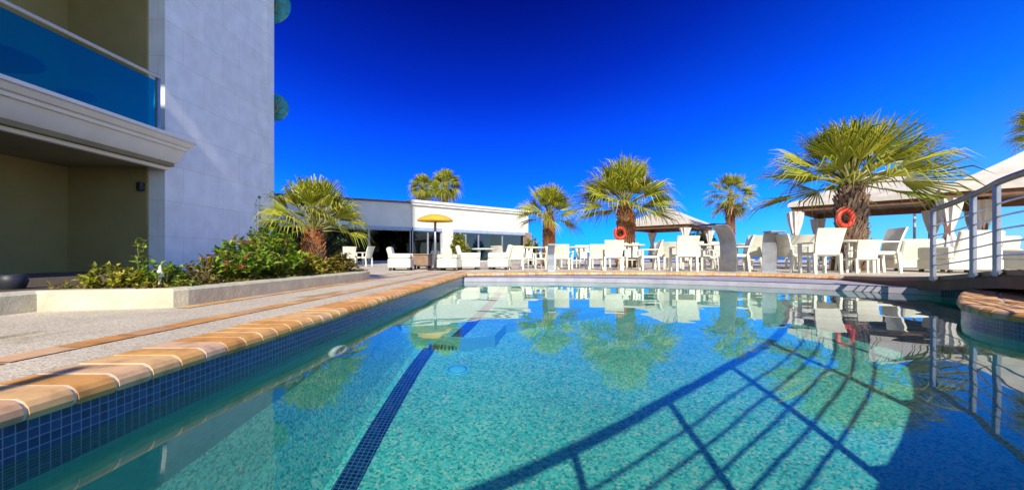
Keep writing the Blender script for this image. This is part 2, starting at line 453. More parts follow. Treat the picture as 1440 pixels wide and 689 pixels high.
coping(pen_w, 'pool_coping', side=1)
coping(offset(pen_w, -.243), 'landing_paving', side=1, z=-.001)
def stripe(xa, xb, ya, yb):
    mb = MB(); y = ya
    while y < yb:
        mb.add([(xa, y + .004, .004), (xb, y + .004, .004), (xb, y + .236, .004), (xa, y + .236, .004)], [[0, 1, 2, 3]]); y += .24
    kind(mb.build('paving_stripe', 'terracotta'), 'structure')
stripe(-1.82, -1.70, -1, 10.5); stripe(-2.40, -2.29, 2.9, 10.5)
mb = MB(); 
for k in range(22):
    x = -2.28 + .24 * 0; 
stripe(-1.56, -1.445, 9.2, 11.5)

# pool lamps
t = thing('pool_light', 'round white underwater lamp on the tiled left wall of the pool', 'pool light', (left_x, 2.75, -.66))
a = MB().torus((.02, 0, 0), .085, .022, 'x', 32, 10).build('rim', 'lamp_lens', t, True); caus(a)
a = MB().lathe([(.005, 0), (.075, .0), (.06, .02), (.01, .03)], 24); a.v = [(z, y, x) for x, y, z in a.v]; caus(fixn(a.build('lens', 'teal_glass', t, True)))
t = thing('floor_light', 'round cyan lamp set in the turquoise pool floor', 'pool light', (-.54, 3.35, DEEP))
caus(fixn(MB().lathe([(.10, .001), (.10, .012), (.082, .016), (.080, .012)], 28).build('rim', 'cyan_lens', t, True)))
caus(fixn(MB().lathe([(.078, .011), (.05, .020), (.01, .024)], 28).build('lens', 'cyan_lens', t, True)))

# ------------------------------------------------------------------ foot bridge with curved rail
rail_base = catmull([(5.45, 7.4, .02), (5.2, 6.3, .05), (4.92, 5.16, .118), (4.60, 4.36, .197), (4.26, 3.80, .235), (3.84, 3.0, .25), (3.40, 2.15, .26), (2.87, 1.4, .26), (2.38, .81, .26), (1.75, .28, .26), (1.05, -.2, .25), (.03, -.77, .22), (-1.25, -1.3, .15), (-2.6, -1.7, .03)], 8)
br = thing('foot_bridge', 'curved timber foot bridge with steel post and cable railing over the pool', 'bridge', (4.9, 5.1, 0))
ofs = Vector((4.9, 5.1, 0))
loc = [p - ofs for p in rail_base]
def flat_off(path, d):
    out = []
    for i, p in enumerate(path):
        t = (path[min(i + 1, len(path) - 1)] - path[max(i - 1, 0)]); t.z = 0; t.normalize()
        out.append(p + Vector((t.y, -t.x, 0)) * d)
    return out
inn, out_ = flat_off(loc, -.05), flat_off(loc, -1.5)
mb = MB()
for i in range(len(loc) - 1):
    mb.add([inn[i], out_[i], out_[i + 1], inn[i + 1]], [[0, 1, 2, 3]])
    dz = Vector((0, 0, -.05))
    mb.add([inn[i] + dz, out_[i] + dz, out_[i + 1] + dz, inn[i + 1] + dz], [[3, 2, 1, 0]])
    mb.add([inn[i], inn[i + 1], inn[i + 1] + dz, inn[i] + dz, out_[i], out_[i + 1], out_[i + 1] + dz, out_[i] + dz], [[0, 1, 2, 3], [7, 6, 5, 4]])
mb.build('deck', 'bridge_timber', br)
for oo in (-.06, -1.4):
    a, b_ = flat_off(loc, oo), flat_off(loc, oo - .07)
    mb = MB()
    for i in range(len(loc) - 1):
        z0 = Vector((0, 0, -.052)); z1 = Vector((0, 0, -.17))
        mb.hexa([a[i] + z1, b_[i] + z1, b_[i + 1] + z1, a[i + 1] + z1], [a[i] + z0, b_[i] + z0, b_[i + 1] + z0, a[i + 1] + z0])
    mb.build('beam', 'brown_timber', br)
HR = .80
top_sel = [p for p in loc if p.y + 5.1 <= 5.165]
MB().tube([p + Vector((0, 0, HR)) for p in top_sel], .030, 10).build('handrail', 'rail_timber', br, True)
for k in range(5):
    MB().tube([p + Vector((0, 0, .13 + .118 * k)) for p in top_sel], .0085, 6).build('cable', 'steel', br, True)
posts = []; arc = [0.0]
for a, b_ in zip(top_sel, top_sel[1:]): arc.append(arc[-1] + (b_ - a).length)
for q in [0, .80, 1.36, 1.95] + [2.73 + .78 * k for k in range(12)]:
    if q > arc[-1]: break
    i = max(k for k in range(len(arc)) if arc[k] <= q); i = min(i, len(arc) - 2)
    posts.append(top_sel[i].lerp(top_sel[i + 1], (q - arc[i]) / (arc[i + 1] - arc[i])))
for p in posts:
    mb = MB(); mb.box(p.x - .022, p.x + .022, p.y - .022, p.y + .022, p.z - .06, p.z + HR - .02, bev=.004)
    mb.box(p.x - .02, p.x + .10, p.y - .035, p.y + .035, p.z - .042, p.z - .012)
    mb.build('post', 'dull_steel', br)
MB().tube([Vector((-1.16, -1.97, .08)) - ofs, Vector((-1.16, -1.97, 2.15)) - ofs], .03, 10).build('shadow_pole', 'steel', br, True)  # unseen pole, added to cast the thin shadow along the left coping

# ------------------------------------------------------------------ hotel
ht = thing('hotel_building', 'pale stone hotel with cornice and glass fronted balcony, standing in shade', 'hotel', (-8, 9.45, 0))
def hp(mb, name, mat, smooth=False):
    o = mb.build(name, mat, ht, smooth)
    o.location = (8, -9.45, 0)
    return o
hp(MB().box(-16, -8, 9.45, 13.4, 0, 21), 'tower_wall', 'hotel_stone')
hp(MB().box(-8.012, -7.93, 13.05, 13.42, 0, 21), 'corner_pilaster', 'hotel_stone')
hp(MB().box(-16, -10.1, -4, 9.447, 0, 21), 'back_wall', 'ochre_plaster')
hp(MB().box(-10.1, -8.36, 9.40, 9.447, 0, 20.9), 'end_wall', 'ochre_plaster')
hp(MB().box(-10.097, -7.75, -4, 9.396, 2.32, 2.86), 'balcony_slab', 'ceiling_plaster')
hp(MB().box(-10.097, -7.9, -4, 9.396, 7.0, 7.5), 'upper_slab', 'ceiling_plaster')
# moulded cornice, swept along the facade with a mitred return
prof = [(0.0, 2.26), (.10, 2.26), (.12, 2.33), (.16, 2.335), (.19, 2.40), (.25, 2.405), (.30, 2.44), (.46, 2.66), (.52, 2.665), (.54, 2.72), (.60, 2.73), (.67, 2.81), (.72, 2.825), (.72, 2.885), (0, 2.89)]
mb = MB(); n = len(prof)
ra = [(-8 + u, -4, z) for u, z in prof]; rb = [(-8 + u, 9.44 + .0 * u, z) for u, z in prof]
mb.add(ra + rb, [[a, a + 1, n + a + 1, n + a] for a in range(n - 1)] + [list(range(n)), list(range(2 * n - 1, n - 1, -1))])
o = hp(mb, 'cornice', 'cornice_stone'); fixn(o); auto(o, 30)
g = hp(MB().box(-7.408, -7.396, -4, 8.52, 2.93, 3.86), 'balustrade_glass', 'balcony_glass')
hr = MB().tube([(-7.40, -4, 3.955), (-7.40, 8.62, 3.955)], .032, 12).build('handrail', 'cream_plastic', g, True)
for y in (8.57, 5.6, 2.6, -.4):
    MB().box(-7.43, -7.37, y - .03, y + .03, 2.888, 3.93).build('post', 'dull_steel', g)
hp(MB().box(-8.50, -8.385, 9.28, 9.398, 1.79, 1.98, bev=.015), 'wall_lamp', 'dark_plastic')
# added unseen blocks behind the viewer: they shade the facade, save one sunlit slit
hp(MB().box(-20, -5.5, -16, -4.2, 0, 12.58), 'rear_shade_block', 'hotel_stone')
hp(MB().box(-20, -5.5, -4.45, -4.2, 13.14, 31), 'upper_shade_block', 'hotel_stone')
hp(MB().box(-6.90, -5.5, -4.45, -4.2, 12.583, 13.137), 'slit_side_block', 'hotel_stone')
hp(MB().box(-20, -7.5, -4.45, -4.2, 12.583, 13.137), 'slit_side_block', 'hotel_stone')
# round glass ends of the balconies round the corner
for z, rr in ((8.35, .55), (5.10, .42)):
    gl = MB().lathe([(.02, -.06), (rr, -.05), (rr, .05), (.02, .06)], 32); gl.v = [(x - 7.78 - rr * .55, 13.62 + zz, y + z) for x, y, zz in gl.v]
    go = hp(gl, 'round_glass', 'teal_glass'); fixn(go)
    MB().torus((-7.83 - rr * .72, 13.62, z), rr, .03, 'y', 36, 8).build('rim', 'ochre_plaster', go, True)
    sp_ = MB()
    for q in range(10):
        a = math.pi * q / 5; cx_ = -7.83 - rr * .72
        sp_.tube([(cx_ + rr * .3 * math.cos(a), 13.55, z + rr * .3 * math.sin(a)), (cx_ + rr * math.cos(a), 13.55, z + rr * math.sin(a))], .014, 5)
    sp_.torus((-7.83 - rr * .72, 13.55, z), rr * .55, .016, 'y', 28, 6)
    sp_.build('tracery', 'ochre_plaster', go)
    MB().box(-8.3, -8.15, 13.40, 13.58, z - .06, z + .06).build('bracket', 'dull_steel', go)
def low_table(name, label, x, y, r, h):
    t = thing(name, label, 'table', (x, y, 2.86))
    fixn(MB().lathe([(r * .97, h - .05), (r, h - .03), (r, h), (.02, h + .005)], 28).build('table_top', 'table_blue_lip_shade', t))
    fixn(MB().lathe([(.22, 0), (.22, .03), (.05, .06), (.04, h - .06), (.12, h - .045)], 16).build('pedestal', 'dark_plastic', t))
low_table('balcony_table', 'dark blue table top behind the blue balcony glass', -8.25, 6.4, .70, .56)
low_table('balcony_stool', 'small dark round stool behind the balcony glass, by the handrail post', -8.1, 7.7, .27, .42)

# ------------------------------------------------------------------ planter and its plants
pl = thing('planter', 'low raised flower bed with rough cream plaster kerb beside the terrace', 'planter', (-2.43, 2.92, 0))
def kerb_mesh(path, wdt=.16, h=.13):
    pts = [Vector(p) for p in path]; inner = offset(pts, -wdt); mb = MB()
    inn2 = []
    for i, p in enumerate(pts):
        ts = []
        if i: ts.append((pts[i] - pts[i - 1]).normalized())
        if i < len(pts) - 1: ts.append((pts[i + 1] - pts[i]).normalized())
        t = sum(ts, Vector((0, 0))).normalized(); nrm = Vector((-t.y, t.x)); k = 1 / max(.4, nrm.dot(Vector((-ts[0].y, ts[0].x))))
        inn2.append(p + nrm * wdt * k)
    secs = []
    for p, q in zip(pts, inn2):
        d = (q - p)
        secs.append([(*p, 0), (*p, h - .018), (*(p + d * .12), h), (*(p + d * .88), h), (*q, h - .018), (*q, 0)])
    for i in range(len(pts) - 1):
        mb.add(secs[i] + secs[i + 1], [[a, a + 1, 7 + a, 6 + a] for a in range(5)])
    mb.add(secs[0] + secs[-1], [[0, 1, 2, 3, 4, 5], [11, 10, 9, 8, 7, 6]])
    return mb
kp = [(-3.06, -1.5), (-3.12, 2.60), (-3.12, 2.72), (-3.06, 2.77), (-2.52, 2.90), (-2.44, 2.95), (-2.415, 3.05), (-2.41, 5.0), (-2.41, 6.3), (-2.46, 6.72), (-2.8, 7.1), (-5, 8.0)]
mb = kerb_mesh(kp); mb.v = [(x + 2.43, y - 2.92, z) for x, y, z in mb.v]
auto(fixn(mb.build('kerb', 'kerb_plaster', pl)), 35)
mb = MB(); sp = [(-7.9, 3.2), (-4.5, -1.4)] + [(x - .1, y + (.08 if y < 3 else 0)) for x, y in kp[1:]] + [(-7.9, 8.4)]
o = poly_sheet('soil', [[(x + 2.43, y - 2.92) for x, y in sp]], .085, 'soil'); o.parent = pl

def leaf_into(mb, p, d, up, ln, w, fold=.25, bend=.25):
    d = d.normalized(); s_ = d.cross(up)
    if s_.length < 1e-3: s_ = d.cross(Vector((1, 0, 0)))
    s_.normalize(); n_ = s_.cross(d)
    m1 = p + d * ln * .45; tip = p + d * ln - n_ * ln * bend
    mb.add([p, m1 + s_ * w + n_ * w * fold, tip, m1 - s_ * w + n_ * w * fold, m1], [[0, 4, 1], [4, 2, 1], [0, 3, 4], [4, 3, 2]])

def bush(name, label, cat, x, y, rx, ry, h, mat, seed, ntw=40, nlf=14, ls=.06, flowers=0, z0=.08, group=None, upright=.4, stem_r=.006, fmat='pink_petal'):
    rd = random.Random(seed); t = thing(name, label, cat, (x, y, z0), 0, group)
    fo, st, fl = MB(), MB(), MB()
    for k in range(ntw):
        an = rd.uniform(0, 6.283); q = math.sqrt(rd.random())
        bx, by = .25 * q * rx * math.cos(an), .25 * q * ry * math.sin(an)
        hh = h * 1.3 * (1 - .62 * q * q) * rd.uniform(.72, 1.06)
        tip = Vector((q * rx * math.cos(an), q * ry * math.sin(an), hh))
        base = Vector((bx, by, 0)); mid = base.lerp(tip, .55) + Vector((0, 0, hh * .16))
        pth = [base, mid, tip]
        st.tube(pth, [stem_r, stem_r * .7, stem_r * .35], 4, False)
        for j in range(nlf):
            u = 1 - (rd.random() ** 1.5) * .8
            p = base.lerp(mid, u / .6) if u < .6 else mid.lerp(tip, (u - .6) / .4)
            d = Vector((rd.uniform(-1, 1), rd.uniform(-1, 1), rd.uniform(-.35, .9)))
            d += (tip - base).normalized() * upright
            leaf_into(fo, p, d, Vector((rd.uniform(-.5, .5), rd.uniform(-.5, .5), 1)), ls * rd.uniform(.6, 1.25), ls * rd.uniform(.2, .34))
        if k < flowers:
            for j in range(5):
                p = tip + Vector((rd.uniform(-1, 1), rd.uniform(-1, 1), rd.uniform(-.3, 1))) * ls * .35
                leaf_into(fl, p, Vector((rd.uniform(-1, 1), rd.uniform(-1, 1), rd.uniform(0, 1))), Vector((0, 0, 1)), ls * .42, ls * .2)
    fo.build('foliage', mat, t); st.build('stem', 'bark', t)
    if flowers: fl.build('blossom', fmat, t)
    return t
PG = None
bush('low_shrub', 'low feathery yellow green shrub at the sunlit corner of the planter kerb', 'shrub', -2.98, 3.08, .30, .14, .17, 'yellow_leaf', 1, 46, 18, .045, 0)
bush('low_shrub', 'low green shrub with long arching twigs in front of the hotel wall', 'shrub', -2.74, 3.22, .24, .15, .18, 'shrub_leaf', 2, 40, 18, .045, 0)
bush('tall_sprig', 'thin sprig of round green leaves rising above the low shrubs', 'shrub', -2.93, 3.25, .05, .05, .34, 'shrub_leaf', 3, 7, 16, .05, 0)
bush('low_shrub', 'loose low shrub with reddish twigs near the white garden lamp', 'shrub', -2.62, 3.45, .16, .16, .24, 'ground_leaf', 4, 22, 14, .04, 3)
bush('flowering_shrub', 'leafy green shrub with pink blossoms in the middle of the flower bed', 'shrub', -2.78, 4.10, .30, .30, .36, 'shrub_leaf', 6, 64, 18, .075, 16)
bush('flowering_shrub', 'bright green broad leaved bush with few red flowers, against the tower corner', 'shrub', -2.82, 4.75, .34, .34, .42, 'shrub_leaf', 7, 70, 18, .085, 7)
bush('stalk_plant', 'tall thin stalk with pinkish tip in front of the stone tower', 'plant', -2.93, 4.5, .05, .05, .62, 'ground_leaf', 8, 4, 10, .05, 3)
bush('low_shrub', 'dense yellow green shrub just in front of the palm trunk', 'shrub', -2.80, 5.45, .30, .22, .24, 'yellow_leaf', 9, 52, 16, .065, 4)
bush('low_shrub', 'orange tinged low shrub right of the palm at the far end of the bed', 'shrub', -2.72, 6.25, .26, .30, .26, 'ground_leaf', 10, 46, 16, .07, 3)
bush('broad_shrub', 'glossy green bush behind and left of the planter palm', 'shrub', -3.6, 6.0, .42, .34, .55, 'shrub_leaf', 11, 60, 16, .10, 3)
bush('stalk_plant', 'bare slim shrub with few leaves at the far edge of the stone tower', 'plant', -3.9, 6.2, .12, .12, .85, 'shrub_leaf', 12, 8, 10, .07, 0)
gc = MB(); rd = random.Random(77)
for k in range(5200):
    y = rd.uniform(2.95, 6.9); xr = -2.56 if y > 3.1 else -2.6
    x = xr - (rd.random() ** 1.6) * (1.0 if y > 3.1 else .5)
    if y < 3.1 and x < -3.02: continue
    leaf_into(gc, Vector((x, y, .085 + rd.random() * .05)), Vector((rd.uniform(-1, 1), rd.uniform(-1, 1), rd.uniform(.1, 1))), Vector((0, 0, 1)), rd.uniform(.03, .07), rd.uniform(.008, .016))
kind(gc.build('ground_cover', 'ground_leaf'), 'stuff')
t = thing('garden_lamp', 'small white cone capped garden lamp among the low shrubs', 'garden lamp', (-2.72, 3.17, .085))
fixn(MB().lathe([(.012, 0), (.012, .12), (.010, .125)], 12).build('stem', 'white_render', t, True))
auto(fixn(MB().lathe([(.030, .115), (.031, .122), (.011, .180), (.005, .200), (.002, .203)], 16).build('cap', 'white_render', t, True)))
t = thing('flower_pot', 'dark round pot in the shade behind the planter kerb', 'pot', (-4.22, 3.5, .06))
auto(fixn(MB().lathe([(.05, 0), (.08, .04), (.095, .09), (.088, .13), (.074, .145), (.065, .135), (.055, .11), (.01, .11)], 24).build('body', 'dark_plastic', t)))

# ------------------------------------------------------------------ palms
def fan(mb, hub, d, up, Rb, rd, nl=22, droop=.35, span=215):
    d = d.normalized(); s_ = d.cross(up)
    if s_.length < 1e-3: s_ = Vector((1, 0, 0))
    s_.normalize(); n_ = s_.cross(d).normalized()
    cup = rd.uniform(.05, .35)
    for i in range(nl):
        a = (i / (nl - 1) - .5) * R(span)
        e = (d * math.cos(a) + s_ * math.sin(a) + n_ * cup * abs(math.sin(a)))
        e.normalize(); sd = (s_ * math.cos(a) - d * math.sin(a)).normalized()
        ln = Rb * (.58 + .42 * math.cos(a * .8)) * rd.uniform(.78, 1.14)
        w = ln * .34 * math.sin(R(span) / (nl - 1) * .5) * 1.0
        down = Vector((0, 0, -1))
        p1 = hub + e * ln * .36; p2 = hub + e * ln * .72 + down * ln * .07 * droop
        p3 = hub + e * ln * .97 + down * ln * (.34 * droop + rd.uniform(0, .2)) + sd * ln * rd.uniform(-.05, .05)
        f = n_ * w * .55
        mb.add([hub, p1 + sd * w - f, p1 + f * .6, p1 - sd * w - f, p2 + sd * w * .78 - f * .6, p2 + f * .4, p2 - sd * w * .78 - f * .6, p3],
               [[0, 1, 2], [0, 2, 3], [1, 4, 5, 2], [2, 5, 6, 3], [4, 7, 5], [5, 7, 6]])
def palm(label, x, y, z0, hub_z, tr, cr, nleaf, seed, leaf='palm_leaf', base='leaf_base', lo=-35, skirt=0, group='fan palms round the pool', zb=None, pet=.5, flare=1.25, sq=1.0, span=150, droop=.7, nl=20, flat=.0):
    rd = random.Random(seed); t = thing('palm_tree', label, 'palm tree', (x, y, z0), 0, group)
    H = hub_z - z0
    prof = [(tr * flare, 0), (tr * 1.12, H * .15), (tr * 1.02, H * .4), (tr, H * .7), (tr * .9, H * .88), (tr * .45, H)]
    fixn(MB().lathe(prof, 18).build('trunk', 'trunk_fibre', t, True))
    lb = MB(); nb = int(min(260, H / (tr * .28) * 9))
    for k in range(nb):
        u = k / nb; an = k * 2.39996; zz = H * (.02 + .93 * u)
        rr = tr * (flare - (flare - 1) * min(1, u / .35)) if u < .8 else tr * (1 - .5 * (u - .8) / .2)
        o_ = Vector((math.cos(an), math.sin(an), 0)); s_ = Vector((-math.sin(an), math.cos(an), 0))
        p = o_ * rr * .93 + Vector((0, 0, zz)); w = tr * rd.uniform(.16, .26); hgt = tr * rd.uniform(.5, .85)
        tip = p + o_ * tr * rd.uniform(.14, .34) + Vector((0, 0, hgt))
        lb.hexa([p - s_ * w, p + s_ * w, p + s_ * w - o_ * tr * .1, p - s_ * w - o_ * tr * .1], [tip - s_ * w * .5, tip + s_ * w * .5, tip + s_ * w * .4 - o_ * tr * .07 + Vector((0, 0, .01)), tip - s_ * w * .4 - o_ * tr * .07 + Vector((0, 0, .01))])
    lb.build('leaf_base', base, t)
    cw, pt, dk = MB(), MB(), MB()
    for k in range(nleaf):
        u = (k + .5) / nleaf
        el = R(lo + (86 - lo) * (u ** .85)) + rd.uniform(-.12, .12); an = k * 2.39996 + rd.uniform(-.2, .2)
        d = Vector((math.cos(el) * math.cos(an), math.cos(el) * math.sin(an), math.sin(el) * sq)).normalized()
        ce_ = cr * (1 - flat * max(0, math.sin(el)))
        pl_ = ce_ * pet * rd.uniform(.82, 1.1); b0 = Vector((0, 0, H - tr * .3)) + d * tr * .3
        hub = b0 + d * pl_ - Vector((0, 0, .06 * pl_)) 
        pt.tube([b0, b0 + d * pl_ * .5 + Vector((0, 0, .03 * pl_)), hub], [cr * .014, cr * .010, cr * .007], 4, False)
        up = Vector((rd.uniform(-.8, .8), rd.uniform(-.8, .8), 1))
        if el > R(55): up = Vector((-math.cos(an), -math.sin(an), .3))
        d2 = (d + Vector((0, 0, -.18 if el < R(50) else 0))).normalized()
        fan(cw, hub, d2, up, ce_ * (1.02 - pet) * rd.uniform(.92, 1.08), rd, nl, droop if el < R(30) else droop * .5, span)
    cw.build('crown', leaf, t); pt.build('leaf_stalk', 'stalk_green', t)
    if skirt:
        for k in range(skirt):
            an = k * 2.39996; el = R(rd.uniform(-80, -50))
            d = Vector((math.cos(el) * math.cos(an), math.cos(el) * math.sin(an), math.sin(el)))
            b0 = Vector((0, 0, H - tr)) + Vector((d.x, d.y, 0)) * tr
            fan(dk, b0 + d * cr * .25, d, Vector((d.x, d.y, .2)), cr * .45, rd, 12, .6)
        dk.build('dry_skirt', 'dead_leaf', t)
    return t
palm('short fan palm with red brown trunk growing in the flower bed by the hotel', gx(441, 6.0), 6.0, .08, gz(322, 6.0), .138, .78, 54, 21, 'palm_leaf', 'leaf_base', 4, 0, pet=.52, flare=1.35, span=115, droop=1.1, nl=14, flat=-.12)
palm('left of the two dense palms rising behind the white pool house roof', gx(593, 46), 46.5, 0, gz(262, 46), .3, 1.75, 60, 22, 'palm_leaf', 'grey_leaf_base', -62, 6, span=190, droop=1.1, pet=.42)
palm('taller right palm of the dense pair behind the white pool house roof', gx(625, 47), 47.5, 0, gz(258, 47), .3, 2.1, 64, 23, 'palm_leaf', 'grey_leaf_base', -62, 6, span=190, droop=1.1, pet=.42)
palm('small fan palm with orange brown trunk at the right end of the pool house', gx(772, 16), 16, 0, gz(302, 16), .22, 1.34, 42, 24, 'palm_leaf', 'leaf_base', -12, 0, pet=.42, span=120)
PD = palm('mid sized fan palm with a red lifebuoy on its trunk, before the small gazebo', gx(880, 14), 14, 0, gz(288, 14), .27, 1.85, 50, 25, 'palm_leaf', 'leaf_base', -14, 0, pet=.42, span=120)
palm('tall slim palm with round crown beyond the pool waterfall spout', gx(1027, 22), 22, 0, gz(275, 22), .22, 1.35, 44, 26, 'palm_leaf', 'leaf_base', -55, 10)
PF = palm('largest fan palm with wide crown and orange lifebuoy, before the long gazebo', gx(1197, 11), 11, 0, gz(258, 11), .33, 2.62, 60, 27, 'palm_leaf', 'grey_leaf_base', 0, 0, pet=.40, span=92, droop=.4, nl=18, flat=.30)
palm('palm of which only frond tips show above the gazebo at the far right', gx(1496, 15), 15, 0, gz(178, 15), .28, 1.55, 34, 28, 'palm_leaf', 'grey_leaf_base', -25, 0)

def lifebuoy(label, x, y, z, Rr, tilt=0):
    t = thing('lifebuoy', label, 'lifebuoy', (x, y, z), tilt)
    MB().torus((0, 0, 0), Rr * .78, Rr * .24, 'y', 40, 14).build('ring', 'buoy_orange', t, True)
    for k in range(4):
        a = R(45 + 90 * k)
        mb = MB(); pts = []
        for j in range(9):
            b_ = a + R(-42 + 84 * j / 8); q = Rr * (1.05 + .07 * math.sin(math.pi * j / 8))
            pts.append((q * math.cos(b_), -.02, q * math.sin(b_)))
        mb.tube(pts, Rr * .035, 6)
        mb.build('rope', 'rope', t, True)
lifebuoy('orange lifebuoy hanging on the thick trunk of the largest palm', gx(1186, 10.62), 10.56, gz(307, 10.6), .255, R(8))
lifebuoy('small red lifebuoy hanging on the trunk of the palm before the small gazebo', gx(872, 13.6), 13.62, gz(328, 13.65), .21, R(5))

# ------------------------------------------------------------------ gazebos
def gazebo(label, c, fdir, w, dep, eave, apex, curt, seed, name='gazebo'):
    """c: centre; fdir: unit direction of the front edge; corners at +-w/2 along it, +-dep/2 across"""
    rd = random.Random(seed)
    t = thing(name, label, 'gazebo', (c[0], c[1], 0), math.atan2(fdir[1], fdir[0]))
    n = 10; hw, hd = w / 2, dep / 2
    mb = MB(); ov = .18
    cor = [(-hw - ov, -hd - ov), (hw + ov, -hd - ov), (hw + ov, hd + ov), (-hw - ov, hd + ov)]
    for s_ in range(4):
        a, b_ = cor[s_], cor[(s_ + 1) % 4]; rows = []
        for i in range(n + 1):
            v_ = i / n; row = []
            for j in range(n + 1):
                u = j / n
                ex, ey = a[0] + (b_[0] - a[0]) * u, a[1] + (b_[1] - a[1]) * u
                zz = eave + (apex - eave) * (v_ * .86 + .14 * v_ * v_) - .05 * math.sin(math.pi * v_) * math.sin(math.pi * u) - .03 * math.sin(math.pi * u) * (1 - v_)
                row.append((ex * (1 - v_), ey * (1 - v_), zz))
            rows += row
        mb.add(rows, [[i * (n + 1) + j, i * (n + 1) + j + 1, (i + 1) * (n + 1) + j + 1, (i + 1) * (n + 1) + j] for i in range(n) for j in range(n)])
        mb.add([(a[0], a[1], eave), (b_[0], b_[1], eave), (b_[0], b_[1], eave - .16), (a[0], a[1], eave - .16)], [[0, 3, 2, 1]])
    mb.build('roof_canvas', 'canvas', t)
    for k, (xa, xb, ya, yb) in enumerate(((-hw, hw, -hd - .06, -hd + .06), (-hw, hw, hd - .06, hd + .06), (-hw - .06, -hw + .06, -hd + .06, hd - .06), (hw - .06, hw + .06, -hd + .06, hd - .06))):
        MB().box(xa, xb, ya, yb, eave - .34, eave - .10).build('beam', 'brown_timber', t)
    for (sx, sy) in ((-1, -1), (1, -1), (1, 1), (-1, 1)):
        MB().box(sx * hw - .07, sx * hw + .07, sy * hd - .07, sy * hd + .07, 0, eave - .12).build('post', 'brown_timber', t)
        if (sx, sy) in curt:
            px, py = sx * (hw - .05), sy * (hd - .05)
            pr = [(.16, .12), (.24, .4), (.20, .8), (.10, 1.12), (.085, 1.2), (.13, 1.35), (.24, 1.8), (.30, eave - .36), (.05, eave - .34)]
            auto(fixn(MB().lathe(pr, 40, (px, py, 0), .16, 9).build('curtain', 'curtain_cloth', t)), 60)
    return t
E4 = {(-1, -1), (1, -1), (1, 1), (-1, 1)}
gazebo('small cream canvas gazebo with tied white curtains behind the middle palm', (gx(938, 26.5), 26.5), (.74, -.67), 3.9, 3.9, 2.32, 3.45, E4, 1)
Lc, Rc = Vector((gx(1116, 18.3), 18.3)), Vector((gx(1385, 14.4), 14.4)); fd = (Rc - Lc).normalized(); pn = Vector((-fd.y, fd.x))
ce = (Lc + Rc) / 2 + pn * 2.4
gazebo('long cream canvas gazebo with brown beams behind the largest palm', ce, fd, (Rc - Lc).length, 4.8, 2.62, 4.02, E4, 2)
gazebo('cream gazebo cut by the photo edge, behind the bridge railing', (gx(1462, 13.6), 13.8), (.78, -.62), 4.4, 4.4, 2.52, 3.90, E4, 3)
t = thing('flag_pole', 'thin white pole standing behind the long gazebo', 'pole', (gx(1286, 20), 20, 0))
MB().tube([(0, 0, 0), (0, 0, 2.9)], .055, 10).build('shaft', 'white_render', t, True); MB().lathe([(.12, 0), (.12, .04), (.06, .06)], 14).build('foot', 'dull_steel', t)

# ------------------------------------------------------------------ pool house
ph = thing('pool_house', 'low white flat roofed pool house with dark glazed front', 'building', (-8, 30, 0))
def facade(p0, ang, t0, t1, tag_):
    d = Vector((math.sin(R(ang)), math.cos(R(ang)), 0)); n_ = Vector((d.y, -d.x, 0))     # n_ towards the viewer
    M = Matrix(((d.x, -n_.x, 0, p0[0]), (d.y, -n_.y, 0, p0[1]), (0, 0, 1, 0), (0, 0, 0, 1)))
    return M
Mr = facade((0, 0), 48.6, 0, 11, 'r'); Ml = facade((0, 0), 61, -9, 0, 'l')
def pb(M, name, mat, *b, par=None, bev=0): return MB().box(*b, M=M, bev=bev).build(name, mat, par or ph)
# lit front
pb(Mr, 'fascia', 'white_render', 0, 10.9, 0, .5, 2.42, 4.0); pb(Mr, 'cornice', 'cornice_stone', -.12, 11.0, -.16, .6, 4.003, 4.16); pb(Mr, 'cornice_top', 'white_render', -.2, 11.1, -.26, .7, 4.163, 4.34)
pb(Mr, 'column', 'white_render', 2.35, 3.25, -.12, .5, 0, 2.417); pb(Mr, 'shutter_box', 'shutter_blue', .05, 2.33, -.05, .35, 2.2, 2.417); pb(Mr, 'shutter_box', 'shutter_blue', 3.28, 10.8, -.05, .35, 2.2, 2.417)
pb(Mr, 'end_pier', 'grey_leaf_base', 10.5, 11.0, -.3, .5, 0, 2.417)
# shaded front
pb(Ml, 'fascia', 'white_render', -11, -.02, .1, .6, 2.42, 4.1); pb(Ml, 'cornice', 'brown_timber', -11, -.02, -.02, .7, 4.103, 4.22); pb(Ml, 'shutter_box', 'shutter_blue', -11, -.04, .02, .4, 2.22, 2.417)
def window(M, a, b_, z0, z1):
    w = MB()
    fw = .05
    w.box(a, b_, .10, .18, z1 - fw, z1, M=M); w.box(a, b_, .10, .18, z0, z0 + fw, M=M); w.box(a, a + fw, .10, .18, z0 + fw, z1 - fw, M=M); w.box(b_ - fw, b_, .10, .18, z0 + fw, z1 - fw, M=M)
    f_ = w.build('window', 'window_frame', ph)
    MB().box(a + fw, b_ - fw, .135, .145, z0 + fw, z1 - fw, M=M).build('pane', 'window_glass', f_)
for a, b_ in ((.05, 1.25), (1.27, 2.33), (3.28, 4.5), (4.52, 5.7), (5.72, 8.1), (8.12, 10.48)): window(Mr, a, b_, .02, 2.197)
for a, b_ in ((-11, -8.3), (-8.28, -5.6), (-5.58, -2.9), (-2.88, -.1)): window(Ml, a, b_, .02, 2.217)
pb(Mr, 'roof', 'cornice_stone', 0, 10.9, .5, 7, 3.9, 4.0); pb(Ml, 'roof', 'cornice_stone', -11, -.3, .7, 6, 3.9, 4.09)
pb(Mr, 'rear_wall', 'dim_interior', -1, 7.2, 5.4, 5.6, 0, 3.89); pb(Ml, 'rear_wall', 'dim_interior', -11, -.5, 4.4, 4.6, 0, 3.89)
pb(Ml, 'inner_column', 'brown_timber', -5.1, -4.3, 1.2, 1.9, 0, 2.41)
